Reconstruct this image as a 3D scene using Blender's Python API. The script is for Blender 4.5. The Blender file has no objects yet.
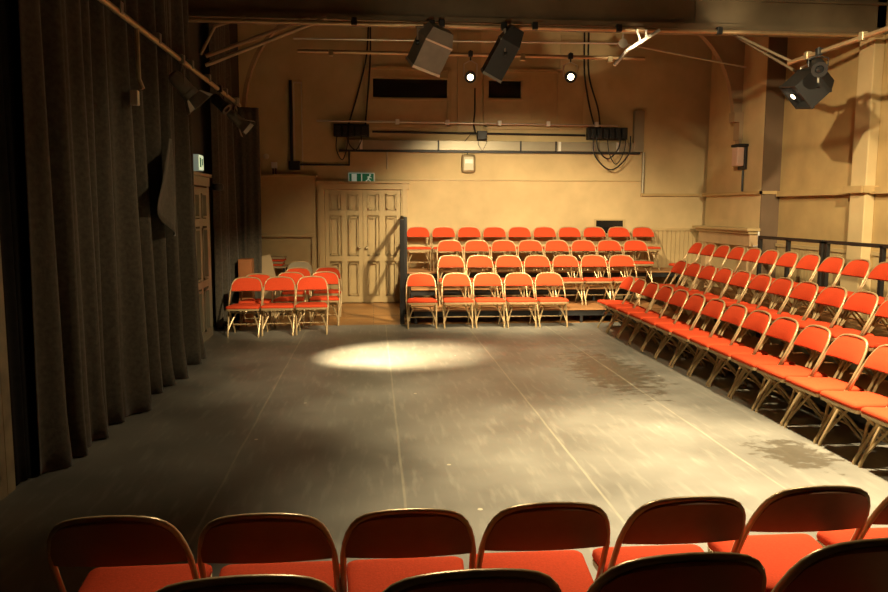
import bpy, bmesh, math, random
from mathutils import Vector, Matrix
random.seed(7)
C = bpy.context.scene.collection
PI = math.pi

# ------------------------------------------------------------------ materials
def mat(name, col, rough=0.6, metal=0.0, noise=None, bump=0.0, emit=None, spec=0.5, nscale=8.0, sheen=0.0):
    m = bpy.data.materials.new(name); m.use_nodes = True
    nt = m.node_tree; b = nt.nodes['Principled BSDF']
    b.inputs['Base Color'].default_value = (*col, 1)
    b.inputs['Roughness'].default_value = rough
    b.inputs['Metallic'].default_value = metal
    b.inputs['Specular IOR Level'].default_value = spec
    if sheen: b.inputs['Sheen Weight'].default_value = sheen
    if emit:
        b.inputs['Emission Color'].default_value = (*emit[0], 1)
        b.inputs['Emission Strength'].default_value = emit[1]
    if noise or bump:
        tc = nt.nodes.new('ShaderNodeTexCoord')
        n = nt.nodes.new('ShaderNodeTexNoise')
        n.inputs['Scale'].default_value = nscale; n.inputs['Detail'].default_value = 6
        nt.links.new(tc.outputs['Object'], n.inputs['Vector'])
        if noise:
            r = nt.nodes.new('ShaderNodeValToRGB')
            r.color_ramp.elements[0].position = 0.3; r.color_ramp.elements[1].position = 0.7
            r.color_ramp.elements[0].color = (*[c*(1-noise) for c in col], 1)
            r.color_ramp.elements[1].color = (*[min(1, c*(1+noise)) for c in col], 1)
            nt.links.new(n.outputs['Fac'], r.inputs['Fac']); nt.links.new(r.outputs['Color'], b.inputs['Base Color'])
        if bump:
            bp = nt.nodes.new('ShaderNodeBump'); bp.inputs['Strength'].default_value = bump; bp.inputs['Distance'].default_value = 0.01
            nt.links.new(n.outputs['Fac'], bp.inputs['Height']); nt.links.new(bp.outputs['Normal'], b.inputs['Normal'])
    return m

M = {}
M['fabric'] = mat('red_fabric', (0.62, 0.068, 0.022), 0.9, noise=0.10, bump=0.15, nscale=120, spec=0.1)
M['frame'] = mat('bronze_painted_steel', (0.50, 0.36, 0.185), 0.34, metal=0.35, noise=0.08, nscale=30)
M['shell'] = mat('steel_with_red_bounce', (0.28, 0.12, 0.05), 0.38, metal=0.35, noise=0.06, nscale=20)  # the frame's paint, with shade and red bounce put into the colour
M['rubber'] = mat('rubber', (0.03, 0.03, 0.028), 0.8)
M['plaster'] = mat('buff_plaster', (0.58, 0.44, 0.225), 0.7, noise=0.10, bump=0.12, nscale=2.3, spec=0.25)
M['plaster_dark'] = mat('ochre_plaster', (0.48, 0.335, 0.145), 0.7, noise=0.12, bump=0.1, nscale=2.5, spec=0.25)
M['joinery'] = mat('buff_painted_wood', (0.50, 0.365, 0.17), 0.5, noise=0.07, bump=0.05, nscale=5)
M['mantel'] = mat('painted_mantel', (0.5, 0.34, 0.18), 0.45, noise=0.1, nscale=5)
M['dark_wall'] = mat('dark_paint', (0.035, 0.032, 0.026), 0.8, noise=0.1)
M['breast_side'] = mat('dark_brown_panel', (0.15, 0.095, 0.052), 0.7, noise=0.1, nscale=3)
M['ceiling'] = mat('brown_ceiling', (0.10, 0.07, 0.04), 0.8, noise=0.15, nscale=1.5)
M['beam'] = mat('brown_painted_beam', (0.17, 0.125, 0.07), 0.6, noise=0.22, bump=0.1, nscale=2.2)
M['truss'] = mat('tan_painted_timber', (0.36, 0.25, 0.14), 0.55, noise=0.1, nscale=4)
M['grey_door'] = mat('grey_painted_door', (0.34, 0.32, 0.235), 0.5, noise=0.08, nscale=4)
M['olive_door'] = mat('worn_olive_door', (0.20, 0.17, 0.10), 0.6, noise=0.3, nscale=6)
M['curtain'] = mat('charcoal_wool', (0.066, 0.056, 0.040), 0.95, noise=0.22, bump=0.25, nscale=30, spec=0.1, sheen=0.15)
M['black_cloth'] = mat('black_cloth', (0.012, 0.011, 0.010), 0.95, noise=0.2, nscale=20, spec=0.1)
M['black_metal'] = mat('black_painted_steel', (0.012, 0.011, 0.010), 0.5, noise=0.15, nscale=15)
M['grey_metal'] = mat('grey_lantern_steel', (0.22, 0.20, 0.165), 0.45, metal=0.3, noise=0.12, nscale=8)
M['bright_metal'] = mat('bare_steel', (0.62, 0.56, 0.46), 0.35, metal=0.7, noise=0.08, nscale=10)
M['pipe'] = mat('copper_toned_pipe', (0.48, 0.33, 0.18), 0.4, metal=0.6, noise=0.12, nscale=10)
M['brass_pipe'] = mat('aged_scaffold_tube', (0.42, 0.33, 0.19), 0.4, metal=0.6, noise=0.15, nscale=10)
M['white_paint'] = mat('white_enamel', (0.80, 0.78, 0.70), 0.4)
M['tray'] = mat('galvanised_tray', (0.33, 0.29, 0.20), 0.4, metal=0.35, noise=0.06, nscale=5)
M['glass'] = mat('dark_glass', (0.012, 0.012, 0.012), 0.08)
M['lens'] = mat('lit_lens', (1, 0.9, 0.7), 0.2, emit=((1, 0.80, 0.5), 9.0))
M['green'] = mat('exit_green', (0.012, 0.17, 0.07), 0.4, emit=((0.01, 0.2, 0.08), 0.12))
M['exit_white'] = mat('exit_white', (0.75, 0.82, 0.72), 0.4, emit=((0.7, 0.85, 0.65), 0.15))
M['lit_exit'] = mat('lit_exit_face', (0.7, 0.8, 0.55), 0.4, emit=((0.72, 0.85, 0.5), 0.75))
M['deck'] = mat('orange_plywood', (0.36, 0.17, 0.06), 0.55, noise=0.2, nscale=4)
M['brown_wood'] = mat('brown_wood', (0.30, 0.11, 0.035), 0.45, noise=0.18, nscale=6)
M['pale_board'] = mat('pale_plywood', (0.33, 0.235, 0.12), 0.6, noise=0.1, nscale=5)
M['cream'] = mat('cream_panel', (0.60, 0.54, 0.37), 0.5, noise=0.06)
M['pink_box'] = mat('pinkish_plastic', (0.62, 0.42, 0.32), 0.45)

def floor_mat():
    m = bpy.data.materials.new('scuffed_grey_vinyl'); m.use_nodes = True
    nt = m.node_tree; b = nt.nodes['Principled BSDF']; N = nt.nodes.new; L = nt.links.new
    tc = N('ShaderNodeTexCoord'); sep = N('ShaderNodeSeparateXYZ'); L(tc.outputs['Object'], sep.inputs[0])
    n1 = N('ShaderNodeTexNoise'); n1.inputs['Scale'].default_value = 1.1; n1.inputs['Detail'].default_value = 8
    L(tc.outputs['Object'], n1.inputs['Vector'])
    r1 = N('ShaderNodeValToRGB'); r1.color_ramp.elements[0].position = .35; r1.color_ramp.elements[1].position = .68
    r1.color_ramp.elements[0].color = (.125, .119, .100, 1); r1.color_ramp.elements[1].color = (.225, .215, .182, 1)
    L(n1.outputs['Fac'], r1.inputs['Fac'])
    # fine scuffs, stretched
    mp = N('ShaderNodeMapping'); mp.inputs['Scale'].default_value = (7, 1.1, 1); mp.inputs['Rotation'].default_value = (0, 0, .6)
    L(tc.outputs['Object'], mp.inputs['Vector'])
    n2 = N('ShaderNodeTexNoise'); n2.inputs['Scale'].default_value = 2.5; n2.inputs['Detail'].default_value = 9
    L(mp.outputs[0], n2.inputs['Vector'])
    r2 = N('ShaderNodeValToRGB'); r2.color_ramp.elements[0].position = .53; r2.color_ramp.elements[1].position = .74
    r2.color_ramp.elements[0].color = (0, 0, 0, 1); r2.color_ramp.elements[1].color = (1, 1, 1, 1)
    L(n2.outputs['Fac'], r2.inputs['Fac'])
    mx = N('ShaderNodeMix'); mx.data_type = 'RGBA'; mx.inputs['B'].default_value = (.34, .32, .26, 1)
    mul = N('ShaderNodeMath'); mul.operation = 'MULTIPLY'; mul.inputs[1].default_value = .4
    L(r2.outputs['Color'], mul.inputs[0]); L(mul.outputs[0], mx.inputs['Factor']); L(r1.outputs['Color'], mx.inputs['A'])
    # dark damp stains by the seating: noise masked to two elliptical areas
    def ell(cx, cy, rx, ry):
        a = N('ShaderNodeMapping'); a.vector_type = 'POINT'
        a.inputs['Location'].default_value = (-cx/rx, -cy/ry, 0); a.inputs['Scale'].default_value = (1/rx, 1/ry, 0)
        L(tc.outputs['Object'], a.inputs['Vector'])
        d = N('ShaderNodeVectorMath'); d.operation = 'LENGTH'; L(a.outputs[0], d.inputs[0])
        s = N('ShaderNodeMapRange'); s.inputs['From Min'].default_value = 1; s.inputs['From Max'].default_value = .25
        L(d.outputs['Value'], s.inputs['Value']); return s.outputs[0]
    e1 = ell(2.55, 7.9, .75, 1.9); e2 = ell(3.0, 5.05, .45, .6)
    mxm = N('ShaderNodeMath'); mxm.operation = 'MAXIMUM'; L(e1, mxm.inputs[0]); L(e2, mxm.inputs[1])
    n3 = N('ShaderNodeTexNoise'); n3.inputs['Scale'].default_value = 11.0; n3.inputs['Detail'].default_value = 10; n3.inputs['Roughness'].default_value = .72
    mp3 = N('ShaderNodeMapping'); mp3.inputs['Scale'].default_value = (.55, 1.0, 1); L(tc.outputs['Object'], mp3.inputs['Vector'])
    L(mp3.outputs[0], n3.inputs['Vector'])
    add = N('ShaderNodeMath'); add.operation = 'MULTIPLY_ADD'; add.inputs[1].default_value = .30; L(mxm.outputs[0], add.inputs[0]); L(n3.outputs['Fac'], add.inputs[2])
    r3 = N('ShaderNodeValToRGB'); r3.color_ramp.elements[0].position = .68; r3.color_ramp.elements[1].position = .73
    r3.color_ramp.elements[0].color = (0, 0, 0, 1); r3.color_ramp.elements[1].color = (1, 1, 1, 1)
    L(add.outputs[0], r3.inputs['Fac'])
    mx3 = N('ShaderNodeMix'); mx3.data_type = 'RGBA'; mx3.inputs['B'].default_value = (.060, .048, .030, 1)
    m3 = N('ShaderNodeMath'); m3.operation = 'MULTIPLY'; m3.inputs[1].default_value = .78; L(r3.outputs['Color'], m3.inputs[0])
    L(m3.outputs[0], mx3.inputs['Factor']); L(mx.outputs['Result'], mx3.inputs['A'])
    # small pale specks of paint
    v = N('ShaderNodeTexVoronoi'); v.inputs['Scale'].default_value = 2.2; v.inputs['Randomness'].default_value = 1; L(tc.outputs['Object'], v.inputs['Vector'])
    lt = N('ShaderNodeMath'); lt.operation = 'LESS_THAN'; lt.inputs[1].default_value = .035; L(v.outputs['Distance'], lt.inputs[0])
    mx4 = N('ShaderNodeMix'); mx4.data_type = 'RGBA'; mx4.inputs['B'].default_value = (.5, .45, .33, 1)
    L(lt.outputs[0], mx4.inputs['Factor']); L(mx3.outputs['Result'], mx4.inputs['A'])
    cur = mx4.outputs['Result']
    # pale worn seams between the vinyl lengths and one cross seam
    def line(axis, c, w, wob):
        nonlocal cur
        nn = N('ShaderNodeTexNoise'); nn.inputs['Scale'].default_value = 1.5; L(tc.outputs['Object'], nn.inputs['Vector'])
        s1 = N('ShaderNodeMath'); s1.operation = 'MULTIPLY_ADD'; s1.inputs[1].default_value = wob; s1.inputs[2].default_value = -c - wob*.5
        L(nn.outputs['Fac'], s1.inputs[0])
        s2 = N('ShaderNodeMath'); s2.operation = 'ADD'; L(s1.outputs[0], s2.inputs[0]); L(sep.outputs[axis], s2.inputs[1])
        ab = N('ShaderNodeMath'); ab.operation = 'ABSOLUTE'; L(s2.outputs[0], ab.inputs[0])
        l = N('ShaderNodeMapRange'); l.inputs['From Min'].default_value = w; l.inputs['From Max'].default_value = w*.4; l.inputs['To Max'].default_value = .7
        L(ab.outputs[0], l.inputs['Value'])
        n = N('ShaderNodeTexNoise'); n.inputs['Scale'].default_value = 5; n.inputs['Detail'].default_value = 4; L(tc.outputs['Object'], n.inputs['Vector'])
        f = N('ShaderNodeMath'); f.operation = 'MULTIPLY'; L(l.outputs[0], f.inputs[0]); L(n.outputs['Fac'], f.inputs[1])
        k = N('ShaderNodeMix'); k.data_type = 'RGBA'; k.inputs['B'].default_value = (.42, .38, .27, 1)
        L(f.outputs[0], k.inputs['Factor']); L(cur, k.inputs['A']); cur = k.outputs['Result']
    for c in (-.965, .18, 1.386, 2.56): line(0, c, .011, .02)
    L(cur, b.inputs['Base Color'])
    rr = N('ShaderNodeMapRange'); rr.inputs['To Min'].default_value = .32; rr.inputs['To Max'].default_value = .55
    L(n1.outputs['Fac'], rr.inputs['Value'])
    sub = N('ShaderNodeMath'); sub.operation = 'MULTIPLY_ADD'; sub.inputs[1].default_value = -.05; L(r3.outputs['Color'], sub.inputs[0]); L(rr.outputs[0], sub.inputs[2])
    L(sub.outputs[0], b.inputs['Roughness'])
    bp = N('ShaderNodeBump'); bp.inputs['Strength'].default_value = .10; bp.inputs['Distance'].default_value = .01
    L(n2.outputs['Fac'], bp.inputs['Height']); L(bp.outputs['Normal'], b.inputs['Normal'])
    return m
M['vinyl'] = floor_mat()

def boards_mat():
    m = bpy.data.materials.new('varnished_floorboards'); m.use_nodes = True
    nt = m.node_tree; b = nt.nodes['Principled BSDF']; N = nt.nodes.new; L = nt.links.new
    tc = N('ShaderNodeTexCoord'); br = N('ShaderNodeTexBrick')
    br.inputs['Scale'].default_value = 1; br.inputs['Brick Width'].default_value = 1.6; br.inputs['Row Height'].default_value = .14
    br.inputs['Mortar Size'].default_value = .004; br.inputs['Color1'].default_value = (.48, .23, .065, 1); br.inputs['Color2'].default_value = (.33, .15, .042, 1)
    br.inputs['Mortar'].default_value = (.04, .02, .01, 1)
    L(tc.outputs['Object'], br.inputs['Vector']); L(br.outputs['Color'], b.inputs['Base Color']); b.inputs['Roughness'].default_value = .4
    return m
M['boards'] = boards_mat()

# ------------------------------------------------------------------ mesh helpers
class MB:
    def __init__(s): s.bm = bmesh.new()
    def box(s, c, d, rot=None, bev=0.0):
        g = bmesh.ops.create_cube(s.bm, size=1.0); vs = g['verts']
        bmesh.ops.scale(s.bm, vec=Vector(d), verts=vs)
        if bev:
            es = list({e for v in vs for e in v.link_edges})
            r = bmesh.ops.bevel(s.bm, geom=es, offset=bev, segments=2, affect='EDGES', profile=.5)
            vs = list({v for f in r['faces'] for v in f.verts} | {v for v in vs if v.is_valid})
        if rot is not None: bmesh.ops.rotate(s.bm, cent=(0, 0, 0), matrix=rot, verts=vs)
        bmesh.ops.translate(s.bm, vec=Vector(c), verts=vs); return s
    def rng(s, x0, x1, y0, y1, z0, z1, bev=0.0):
        return s.box(((x0+x1)/2, (y0+y1)/2, (z0+z1)/2), (x1-x0, y1-y0, z1-z0), None, bev)
    def tube(s, pts, r, seg=8, cap=True):
        pts = [Vector(p) for p in pts]; n = len(pts); rings = []
        rs = r if isinstance(r, (list, tuple)) else [r]*n
        t0 = (pts[1]-pts[0]).normalized()
        up = Vector((0, 0, 1)) if abs(t0.z) < .9 else Vector((1, 0, 0))
        nrm = t0.cross(up).normalized()
        for i, p in enumerate(pts):
            t = ((pts[min(i+1, n-1)]-p).normalized() + (p-pts[max(i-1, 0)]).normalized())
            t = t.normalized() if t.length > 1e-6 else t0
            nrm = (nrm - t*nrm.dot(t)); nrm = nrm.normalized() if nrm.length > 1e-6 else t.orthogonal().normalized()
            bi = t.cross(nrm)
            rings.append([s.bm.verts.new(p + (nrm*math.cos(2*PI*k/seg) + bi*math.sin(2*PI*k/seg))*rs[i]) for k in range(seg)])
        for a, b in zip(rings[:-1], rings[1:]):
            for k in range(seg): s.bm.faces.new((a[k], a[(k+1) % seg], b[(k+1) % seg], b[k]))
        if cap: s.bm.faces.new(rings[0][::-1]); s.bm.faces.new(rings[-1])
        return s
    def lathe(s, prof, M4=None, seg=20):
        """prof: list of (radius, z)"""
        rings = []
        for (r, z) in prof:
            rings.append([s.bm.verts.new((M4 or Matrix()) @ Vector((r*math.cos(2*PI*k/seg), r*math.sin(2*PI*k/seg), z))) for k in range(seg)])
        for a, b in zip(rings[:-1], rings[1:]):
            for k in range(seg): s.bm.faces.new((a[k], a[(k+1) % seg], b[(k+1) % seg], b[k]))
        s.bm.faces.new(rings[0][::-1]); s.bm.faces.new(rings[-1]); return s
    def prism(s, poly, vec):
        vec = Vector(vec); a = [s.bm.verts.new(p) for p in poly]; b = [s.bm.verts.new(Vector(p)+vec) for p in poly]; n = len(a)
        s.bm.faces.new(a[::-1]); s.bm.faces.new(b)
        for i in range(n): s.bm.faces.new((a[i], a[(i+1) % n], b[(i+1) % n], b[i]))
        return s
    def grid(s, rows, close=False):
        V = [[s.bm.verts.new(p) for p in r] for r in rows]
        for a, b in zip(V[:-1], V[1:]):
            for k in range(len(a)-1): s.bm.faces.new((a[k], a[k+1], b[k+1], b[k]))
        return V
    def build(s, name, m, parent=None, smooth=False):
        bmesh.ops.recalc_face_normals(s.bm, faces=s.bm.faces[:])
        me = bpy.data.meshes.new(name); s.bm.to_mesh(me); s.bm.free()
        me.materials.append(m)
        if smooth:
            for p in me.polygons: p.use_smooth = True
            if smooth != 'all': me.set_sharp_from_angle(angle=math.radians(40))
        o = bpy.data.objects.new(name, me); C.objects.link(o)
        if parent: o.parent = parent
        return o

def tag(o, label, cat, group=None):
    o['label'] = label; o['category'] = cat
    if group: o['group'] = group
    return o
def struct(o): o['kind'] = 'structure'; return o
def thing(name, loc, label, cat, rot=(0, 0, 0), group=None):
    o = bpy.data.objects.new(name, None); C.objects.link(o); o.empty_display_size = .1
    o.location = loc; o.rotation_euler = rot
    return tag(o, label, cat, group)
def kids(o): return [c for c in bpy.data.objects if c.parent == o]
def dup(root, loc, rotz, label, group=None, tree=None):
    r = root.copy(); C.objects.link(r); r.location = loc; r.rotation_euler = (0, 0, rotz); r['label'] = label
    if group: r['group'] = group
    for ch, subs in tree:
        c = ch.copy(); C.objects.link(c); c.parent = r
        for g in subs:
            d = g.copy(); C.objects.link(d); d.parent = c
    return r

# ------------------------------------------------------------------ camera
f, th, ps, ro, h = 761.7, .1142, .093, .0032, 1.7375
fw = Vector((math.sin(ps)*math.cos(th), math.cos(ps)*math.cos(th), -math.sin(th)))
rv = Vector((math.cos(ps), -math.sin(ps), 0)); dv = fw.cross(rv)
r2 = rv*math.cos(ro) - dv*math.sin(ro); d2 = rv*math.sin(ro) + dv*math.cos(ro)
cam = bpy.data.objects.new('camera', bpy.data.cameras.new('camera')); C.objects.link(cam)
cam.matrix_world = Matrix(((r2.x, -d2.x, -fw.x, 0), (r2.y, -d2.y, -fw.y, 0), (r2.z, -d2.z, -fw.z, h), (0, 0, 0, 1)))
cam.data.sensor_width = 36; cam.data.lens = f/888*36; cam.data.clip_start = .05
bpy.context.scene.camera = cam

# ------------------------------------------------------------------ room shell
XL, XR, YB, YF, ZC = -2.35, 6.5, 14.15, -1.5, 5.3
struct(MB().rng(XL-.2, XR+.2, YF-.2, YB+.2, -.2, -.006).build('floor', M['boards']))
struct(MB().rng(XL+.0, XR-.0, YF+.0, 11.37, -.006, 0).build('floor_covering', M['vinyl']))
struct(MB().rng(XL-.2, XR+.2, YF-.2, YB+.2, ZC, ZC+.2).build('ceiling', M['ceiling']))
struct(MB().rng(XL-.2, XR+.2, YB, YB+.2, -.006, ZC).build('wall_back', M['plaster']))
struct(MB().rng(XL-.2, XL, YF, YB, -.006, ZC).build('wall_left', M['dark_wall']))
struct(MB().rng(XR, XR+.2, YF, YB, -.006, ZC).build('wall_right', M['plaster_dark']))
struct(MB().rng(XL-.2, XR+.2, YF-.2, YF, -.006, ZC).build('wall_front', M['dark_wall']))
# chimney breast and pilasters on the right wall
struct(MB().rng(6.2, XR, 11.8, 13.84, -.006, ZC, .012).build('wall_right_chimney_breast', M['plaster']))
struct(MB().rng(6.2, XR, 11.775, 11.8, -.006, ZC).build('wall_right_side_panel', M['breast_side']))  # thin dark brown panel over the breast's near side
for y0, y1 in ((9.42, 9.74), (6.2, 6.5)):
    m_ = MB().rng(6.36, XR, y0, y1, -.006, ZC, .012).rng(6.32, XR, y0-.03, y1+.03, -.006, .9)
    struct(m_.build('wall_right_pilaster', M['plaster']))
# lower boarded dado (tongue and groove) behind the seats on back and right walls
def dado(name, axis, a0, a1, fix, z0, z1, sgn):
    m_ = MB(); w = .085; n = int(abs(a1-a0)/w)
    for i in range(n):
        c = a0+(i+.5)*w
        if axis == 'x': m_.box((c, fix+sgn*.008, (z0+z1)/2), (w-.008, .016, z1-z0))
        else: m_.box((fix+sgn*.008, c, (z0+z1)/2), (.016, w-.008, z1-z0))
    if axis == 'x': m_.rng(a0, a1, fix+sgn*.02-.02, fix+sgn*.02+.02, z1, z1+.05)
    else: m_.rng(fix+sgn*.02-.02, fix+sgn*.02+.02, a0, a1, z1, z1+.05)
    return struct(m_.build(name, M['joinery']))
dado('trim_1', 'x', 5.0, 6.45, YB, .3, 1.33, -1)
dado('trim_2', 'y', 9.78, 11.75, XR, .3, 1.15, -1)
dado('trim_3', 'y', 6.55, 9.36, XR, .3, 1.15, -1)
# boxed-in panelling beside the double doors
m_ = MB().rng(-2.3, -1.03, 13.98, YB, 0, 2.30, .006).rng(-2.3, -1.0, 13.95, YB, 2.30, 2.335)
m_.rng(-2.2, -1.02, 13.92, 13.98, 1.22, 1.29).rng(-1.10, -1.02, 13.92, 13.98, 0.0, 1.22)
struct(m_.build('trim_4', M['joinery']))
# thin ledge above the door running along the back wall
struct(MB().rng(-1.0, 5.05, YB-.022, YB, 2.255, 2.275).build('trim_5', M['joinery']))

# double doors
def panel_door(m_, x0, x1, z0, z1, y, cols, rows, fr=.095, axis='x', sgn=-1, t=.012):
    """raised frame with sunk panels: stiles and rails plus small mouldings"""
    xs = [x0 + (x1-x0)*i/cols for i in range(cols+1)]
    def B(a0, a1, b0, b1, d0, d1):
        if axis == 'x': m_.rng(a0, a1, y+min(sgn*d0, sgn*d1), y+max(sgn*d0, sgn*d1), b0, b1)
        else: m_.rng(y+min(sgn*d0, sgn*d1), y+max(sgn*d0, sgn*d1), a0, a1, b0, b1)
    B(x0, x1, z0, z1, 0, t)
    for i, x in enumerate(xs):
        a = x if i == 0 else x-fr/2; b = x if i == cols else x+fr/2
        if i == 0: b = x+fr*.8
        if i == cols: a = x-fr*.8
        B(a, b, z0, z1, t, t+.052)
    zs = [z0]+list(rows)+[z1]
    for i, z in enumerate(zs):
        a = z if i == 0 else z-fr*.5; b = z if i == len(zs)-1 else z+fr*.5
        if i == 0: b = z+fr*1.2
        if i == len(zs)-1: a = z-fr*.8
        B(x0, x1, a, b, t, t+.0515)
    for i in range(cols):
        for j in range(len(zs)-1):
            a0 = xs[i]+fr*.8+.02; a1 = xs[i+1]-fr*.8-.02; b0 = zs[j]+fr*.5+(.09 if j == 0 else .025); b1 = zs[j+1]-fr*.5-.04
            ra, rb, rc, rd = a0-.012, a1+.012, b0-.012, b1+.012
            for q in ((ra, ra+.022, rc, rd), (rb-.022, rb, rc, rd), (ra, rb, rc, rc+.022), (ra, rb, rd-.022, rd)): B(*q, t, t+.064)
            B(a0+.02, a1-.02, b0+.02, b1-.02, t, t+.014)
    return m_
d_ = bpy.data.objects.new('door_1', None); C.objects.link(d_); d_.location = (-.18, YB, 0); struct(d_)
fr_ = MB()
for x0, x1 in ((-1.0, -.87), (.51, .64)):
    fr_.rng(x0, x1, YB-.10, YB, 0, 2.22, .006); fr_.rng(x0+.03, x1-.03, YB-.125, YB-.10, 0, 2.2)
fr_.rng(-1.02, .66, YB-.115, YB, 2.08, 2.19, .006).rng(-1.04, .68, YB-.15, YB, 2.19, 2.225)
o = fr_.build('door_frame', M['joinery']); o.parent = d_; o.location = (.18, -YB, 0)
for a, b in ((-.865, -.183), (-.177, .505)):
    o = panel_door(MB(), a, b, .01, 2.075, YB-.002, 2, (.82, 1.655)).build('door_leaf', M['joinery']); o.parent = d_; o.location = (.18, -YB, 0)
    k_ = MB().lathe([(.012, 0), (.012, .03), (.028, .045), (.024, .07), (.008, .08)], Matrix.Translation((b-.07 if b < 0 else a+.06, YB-.062, 1.02)) @ Matrix.Rotation(PI/2, 4, 'X')).build('door_knob', M['brass_pipe'], o, True)

# control-room windows high on the back wall
def booth(name, x0, x1, zb, zt, wx0, wx1, wz0, wz1):
    d = bpy.data.objects.new(name, None); C.objects.link(d); d.location = (0, 0, 0); struct(d)
    m_ = MB().rng(x0, x1, YB-.03, YB, zb, wz0-.02).rng(x0, x1, YB-.03, YB, wz1+.02, zt).rng(x0, wx0-.02, YB-.03, YB, wz0-.02, wz1+.02).rng(wx1+.02, x1, YB-.03, YB, wz0-.02, wz1+.02)
    for a0, a1, b0, b1 in ((x0, x1, zb-.03, zb+.03), (x0, x1, zt-.03, zt+.03), (x0-.02, x0+.05, zb, zt), (x1-.05, x1+.02, zb, zt)):
        m_.rng(a0, a1, YB-.055, YB-.03, b0, b1)
    m_.rng(wx0-.04, wx1+.04, YB-.05, YB-.03, wz0-.05, wz0-.02).rng(wx0-.04, wx1+.04, YB-.05, YB-.03, wz1+.02, wz1+.05)
    m_.rng(wx0-.04, wx0-.02, YB-.05, YB-.03, wz0, wz1).rng(wx1+.02, wx1+.04, YB-.05, YB-.03, wz0, wz1)
    m_.build('window_frame', M['joinery'], d)
    MB().rng(wx0, wx1, YB-.012, YB-.004, wz0, wz1).build('window_pane', M['glass'], d)
    return d
booth('window_1', -.11, 1.42, 3.22, 4.25, .02, 1.36, 3.74, 4.06)
booth('window_2', 2.05, 3.45, 3.22, 4.25, 2.13, 2.72, 3.76, 4.06)
m_ = MB().rng(1.55, 1.98, YB-.04, YB, 3.16, 4.9).rng(2.9, 2.915, YB-.04, YB, 3.3, 4.2).rng(3.45, 3.9, YB-.025, YB, 3.2, 4.9)
struct(m_.build('trim_6', M['joinery']))
# small dark hatch above the top row
hw = bpy.data.objects.new('window_3', None); C.objects.link(hw); struct(hw)
MB().rng(4.20, 4.72, YB-.012, YB-.002, 1.28, 1.525).build('window_pane', M['glass'], hw)
MB().rng(4.16, 4.76, YB-.025, YB-.002, 1.525, 1.555).rng(4.72, 4.76, YB-.025, YB-.002, 1.26, 1.525).rng(4.16, 4.20, YB-.025, YB-.002, 1.26, 1.525).build('window_frame', M['joinery'], hw)

# picture-rail conduit round the right side: back wall, breast and right wall
m_ = MB().rng(5.05, 6.2, YB-.05, YB, 1.985, 2.035).rng(6.15, 6.2, 11.75, 13.9, 1.985, 2.035).rng(6.15, XR, 11.75, 11.8, 1.985, 2.035)
m_.rng(6.44, XR, 3.5, 11.78, 1.975, 2.035).rng(6.28, 6.36, 9.38, 9.78, 1.96, 2.05).rng(6.3, 6.5, 9.36, 9.42, 1.96, 2.05)
m_.rng(6.4, 6.46, 3.5, 11.7, 1.945, 1.975)
struct(m_.build('trim_7', M['plaster_dark']))

# tie beam and roof truss
struct(MB().rng(XL+.01, XR, 9.42, 9.72, 3.95, 4.75, .01).rng(XL+.01, XR, 9.38, 9.42, 3.95, 4.02).rng(XL+.01, XR, 9.38, 9.42, 4.30, 4.33).rng(3.98, 4.0, 9.40, 9.42, 4.0, 4.75).build('ceiling_beam', M['beam']))
struct(MB().rng(XL+.01, XR, 12.45, 12.75, 4.72, 5.29, .01).build('ceiling_beam', M['beam']))
def bez(p0, p1, p2, n=10):
    p0, p1, p2 = map(Vector, (p0, p1, p2))
    return [p0*(1-t)**2 + p1*2*t*(1-t) + p2*t*t for t in [i/n for i in range(n+1)]]
for s, xw in ((1, 6.2), (-1, -2.15)):
    pts = bez((xw-s*.12, 12.6, 3.3), (xw-s*.2, 12.6, 4.3), (xw-s*.9, 12.6, 4.72))
    m_ = MB()
    rows = [[p + Vector((dx, dy, 0)) for dx, dy in ((-.03*s, -.06), (.03*s, -.06), (.03*s, .06), (-.03*s, .06), (-.03*s, -.06))] for p in pts]
    m_.grid(rows)
    if s > 0:   # boarded spandrel with its post and corbel
        poly = [(p.x, 12.57, p.z) for p in pts] + [(xw, 12.57, 4.72), (xw, 12.57, 3.25)]
        m_.prism(poly, (0, .06, 0))
        m_.rng(xw-.07, xw, 12.5, 12.7, 2.9, 3.2).rng(xw-.16, xw, 12.5, 12.7, 3.2, 3.36).rng(xw-.05, xw, 12.53, 12.67, 2.82, 2.9)
    struct(m_.build('ceiling_truss_brace', M['truss']))
# iron tie rod with turnbuckle nodes
tr = thing('tie_rod', (-.4, 12.3, 4.35), 'thin iron tie rod of the roof truss with round central node', 'tie rod')
tr.location = (0, 0, 0)
MB().tube([(-1.2, 12.3, 4.34), (4.02, 12.3, 4.38), (6.1, 12.3, 4.05)], .014, 6).build('rod', M['bright_metal'], tr, True)
MB().lathe([(.02, -.03), (.075, -.025), (.075, .025), (.02, .03)], Matrix.Translation((4.02, 12.3, 4.38)) @ Matrix.Rotation(PI/2, 4, 'X')).tube([(4.02, 12.3, 4.40), (4.02, 12.3, 4.73)], .014, 6).build('node', M['bright_metal'], tr, True)

# ------------------------------------------------------------------ mantelpiece on the chimney breast
mp = thing('mantelpiece', (6.2, 12.8, 0), 'painted mantelpiece shelf on the chimney breast behind the top row', 'mantelpiece')
mp.location = (0, 0, 0)
MB().rng(5.98, 6.2, 11.75, 13.9, 1.39, 1.44, .01).rng(6.03, 6.2, 11.8, 13.85, 1.34, 1.39, .008).build('shelf', M['joinery'], mp)
MB().rng(6.07, 6.2, 11.84, 13.8, 1.14, 1.34, .006).build('frieze', M['mantel'], mp)
for y in (11.95, 13.5): MB().rng(6.09, 6.2, y, y+.22, 0, 1.14, .006).build('jamb', M['mantel'], mp)

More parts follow.
